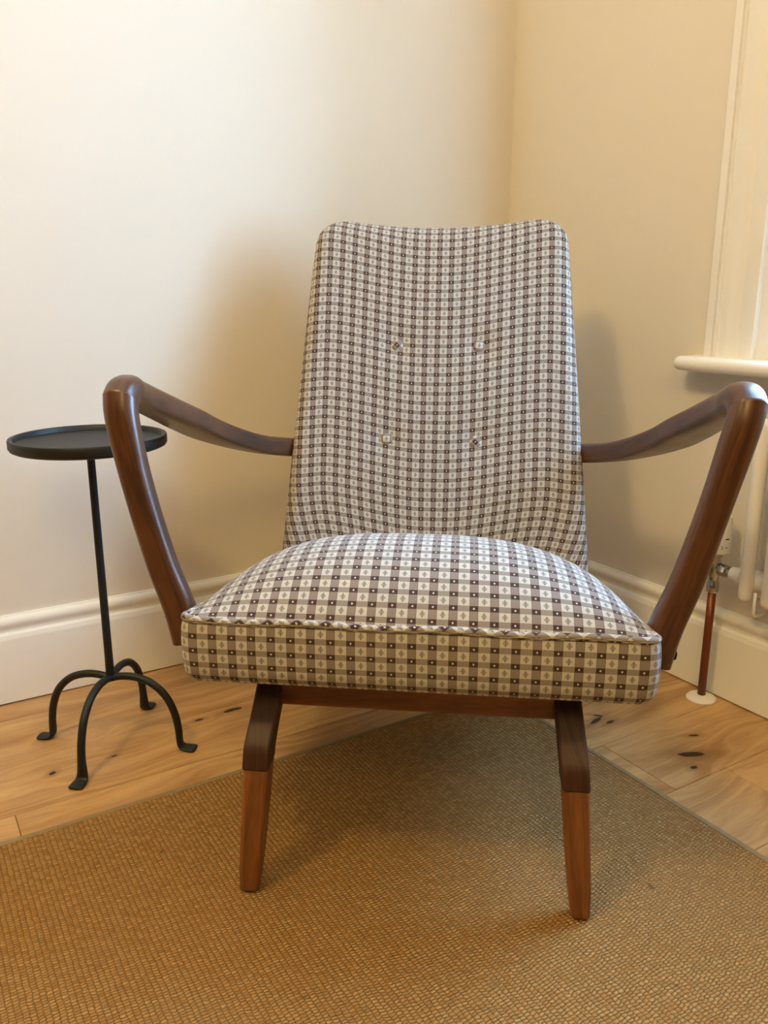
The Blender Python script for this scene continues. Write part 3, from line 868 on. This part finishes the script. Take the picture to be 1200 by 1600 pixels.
for q in range(4):
    an = q * PI / 2
    d = Vector((math.cos(an), math.sin(an), 0)); sd = Vector((-math.sin(an), math.cos(an), 0))
    ctrl = [(0.0, 0.128, 0.0066, 1, 1), (0.018, 0.133, 0.0066, 1, 1), (0.045, 0.1335, 0.0067, 1, 1), (0.075, 0.124, 0.0067, 1, 1), (0.100, 0.101, 0.0067, 1, 1), (0.114, 0.070, 0.0067, 1, 1),
            (0.1195, 0.040, 0.0067, 1.05, 0.95), (0.1205, 0.020, 0.0070, 1.25, 0.8), (0.122, 0.0095, 0.0073, 1.4, 0.6), (0.127, 0.0045, 0.0077, 1.5, 0.45), (0.136, 0.0036, 0.0080, 1.6, 0.38), (0.1465, 0.0034, 0.0080, 1.55, 0.36), (0.1495, 0.0034, 0.0070, 1.4, 0.33)]
    pts = catmull(ctrl, 5)
    path = [d * p[0] + Vector((0, 0, p[1])) for p in pts]
    tube('leg', path, [p[2] for p in pts], M['iron'], table, ns=16, flat=[(sd, p[3], p[4]) for p in pts])

# ------------------------------------------------------------------ radiator with valve and pipe
PA_, PB_ = 0.017, 0.678
rad = empty('radiator', ROOM @ Matrix.Translation((PA_, 0.764, 0)))
tag(rad, 'white tubular column radiator with copper feed pipe below the window sill', 'radiator')
RINV = rad.matrix_world.inverted() @ ROOM
def rpart(o, parent=None):
    o.parent = parent or rad
    if parent is None: o.matrix_basis = RINV
    return o
def section_mesh(b):
    """one column section: two upright tubes joined by rounded heads"""
    vs, fs = [], []
    def add(path, rad_, ns=16):
        base = len(vs); n = len(path)
        for i, p in enumerate(path):
            a = path[max(i - 1, 0)]; c = path[min(i + 1, n - 1)]
            t = (Vector(c) - Vector(a)).normalized()
            ref = Vector((0, 1, 0)); sv = t.cross(ref).normalized()
            for j in range(ns):
                an = 2 * PI * j / ns
                vs.append(Vector(p) + (ref * math.cos(an) + sv * math.sin(an)) * rad_[i])
        for i in range(n - 1):
            for j in range(ns):
                k = (j + 1) % ns
                fs.append((base + i * ns + j, base + i * ns + k, base + (i + 1) * ns + k, base + (i + 1) * ns + j))
        fs.append(tuple(base + j for j in range(ns))); fs.append(tuple(base + (n - 1) * ns + j for j in range(ns)))
    zb, zt = 0.238, 0.575; r = 0.0128
    for a in (0.040, -0.004):
        path, rr = [], []
        for k in range(6):
            t = PI / 2 * k / 5; path.append((a, b, zb + r - r * math.cos(t))); rr.append(max(0.0012, r * math.sin(t)))
        for k in range(6):
            t = PI / 2 * k / 5; path.append((a, b, zt - r + r * math.sin(t))); rr.append(max(0.0012, r * math.cos(t)))
        add(path, rr)
    for z in (0.275, 0.538):
        add([(-0.004, b, z), (0.040, b, z)], [0.0145, 0.0145])
    # hubs towards the neighbours
    for z in (0.275, 0.538):
        base = len(vs); ns = 20
        prof = [(-0.0232, 0.016), (-0.017, 0.0185), (-0.010, 0.0195), (0.010, 0.0195), (0.017, 0.0185), (0.0232, 0.016)]
        for y, rr in prof:
            for j in range(ns):
                an = 2 * PI * j / ns; vs.append(Vector((0.018 + rr * math.cos(an), b + y, z + rr * math.sin(an))))
        for i in range(len(prof) - 1):
            for j in range(ns):
                k = (j + 1) % ns
                fs.append((base + i * ns + j, base + i * ns + k, base + (i + 1) * ns + k, base + (i + 1) * ns + j))
        fs.append(tuple(base + j for j in range(ns))); fs.append(tuple(base + (len(prof) - 1) * ns + j for j in range(ns)))
    return vs, fs
vs, fs = section_mesh(0.764)
sec0 = rpart(mesh_obj('column_section', vs, fs, M['radiator'], autosmooth=40))
for i in range(1, 18):
    c = sec0.copy(); col.objects.link(c); c.parent = rad
    c.matrix_basis = RINV @ Matrix.Translation((0, 0.046 * i, 0))
for b in (0.787, 0.787 + 0.046 * 15):
    rpart(tube('wall_bracket', [(0.044, b, 0.262), (0.044, b, 0.224), (0.040, b, 0.217), (0.02, b, 0.216), (WALL + 0.001, b, 0.216)], 0.003, M['radiator'], None, ns=10))
rpart(lathe('end_bush', [(0.0005, -0.047), (0.0125, -0.047), (0.0135, -0.045), (0.0135, -0.036), (0.0165, -0.033), (0.0175, -0.022), (0.0005, -0.022)], M['radiator'], ns=24, loc=(PA_ + 0.001, 0.764, 0.275), axis='Y'))
valve = rpart(lathe('valve_body', [(0.0005, 0.226), (0.0095, 0.226), (0.0115, 0.229), (0.0115, 0.244), (0.0098, 0.247), (0.0098, 0.258), (0.0120, 0.262), (0.0120, 0.288), (0.0095, 0.291), (0.0095, 0.297), (0.0125, 0.299), (0.0125, 0.309), (0.0005, 0.309)], M['chrome'], ns=20, loc=(PA_, PB_, 0), autosmooth=30))
tail = lathe('union_nut', [(0.0005, 0.004), (0.0085, 0.004), (0.0085, 0.012), (0.0125, 0.013), (0.0130, 0.026), (0.0120, 0.029), (0.0095, 0.030), (0.0095, 0.040), (0.0005, 0.040)], M['chrome'], None, ns=8, loc=(PA_, PB_, 0.275), axis='Y', autosmooth=20)
tail.parent = valve
head = rpart(lathe('thermostat_head', [(0.0005, 0.307), (0.019, 0.307), (0.0215, 0.309), (0.0225, 0.330), (0.0225, 0.336), (0.0215, 0.338), (0.0215, 0.372), (0.020, 0.379), (0.015, 0.382), (0.0005, 0.383)], M['plastic'], ns=36, loc=(PA_, PB_ + 0.003, 0)))
def on_head(pts, faces, r, name):
    """flat print (u across, z up) wrapped round the head; u = 0 faces the room"""
    ang0 = ANG_HEAD
    v = [(PA_ + r * math.cos(ang0 + u / r), PB_ + 0.003 + r * math.sin(ang0 + u / r), z) for u, z in pts]
    o = mesh_obj(name, v, faces, M['ink'], None, smooth=False); o.parent = head
    return o
ANG_HEAD = math.radians(62)
def strip(u0, u1, z0, z1, r, name, n=6):
    pts = []; f = []
    for i in range(n + 1):
        u = u0 + (u1 - u0) * i / n; pts += [(u, z0), (u, z1)]
    for i in range(n): f.append((2 * i, 2 * i + 1, 2 * i + 3, 2 * i + 2))
    return on_head(pts, f, r, name)
strip(0.002, 0.010, 0.3372, 0.3396, 0.0229, 'index_mark')
strip(0.0025, 0.0085, 0.3215, 0.3227, 0.0227, 'scale_mark')
def numeral():
    cu = bpy.data.curves.new('numeral', 'FONT'); cu.body = '3'; cu.size = 0.0085; cu.align_x = 'CENTER'
    t = bpy.data.objects.new('numeral_tmp', cu); col.objects.link(t)
    bpy.context.view_layer.update()
    me = bpy.data.meshes.new_from_object(t.evaluated_get(bpy.context.evaluated_depsgraph_get()))
    pts = [(v.co.x - 0.0035, 0.319 + v.co.y) for v in me.vertices]; fs = [tuple(p.vertices) for p in me.polygons]
    bpy.data.objects.remove(t); bpy.data.curves.remove(cu); bpy.data.meshes.remove(me)
    on_head(pts, fs, 0.0227, 'numeral')
numeral()
rpart(tube('feed_pipe', [(PA_, PB_, 0.001), (PA_, PB_, 0.12), (PA_, PB_, 0.238)], 0.0078, M['copper'], None, ns=20))
rpart(lathe('floor_collar', [(0.008, 0.0), (0.0285, 0.0), (0.029, 0.002), (0.0265, 0.005), (0.019, 0.0085), (0.011, 0.0098), (0.0078, 0.0098)], M['plastic'], ns=40, loc=(PA_, PB_, 0)))
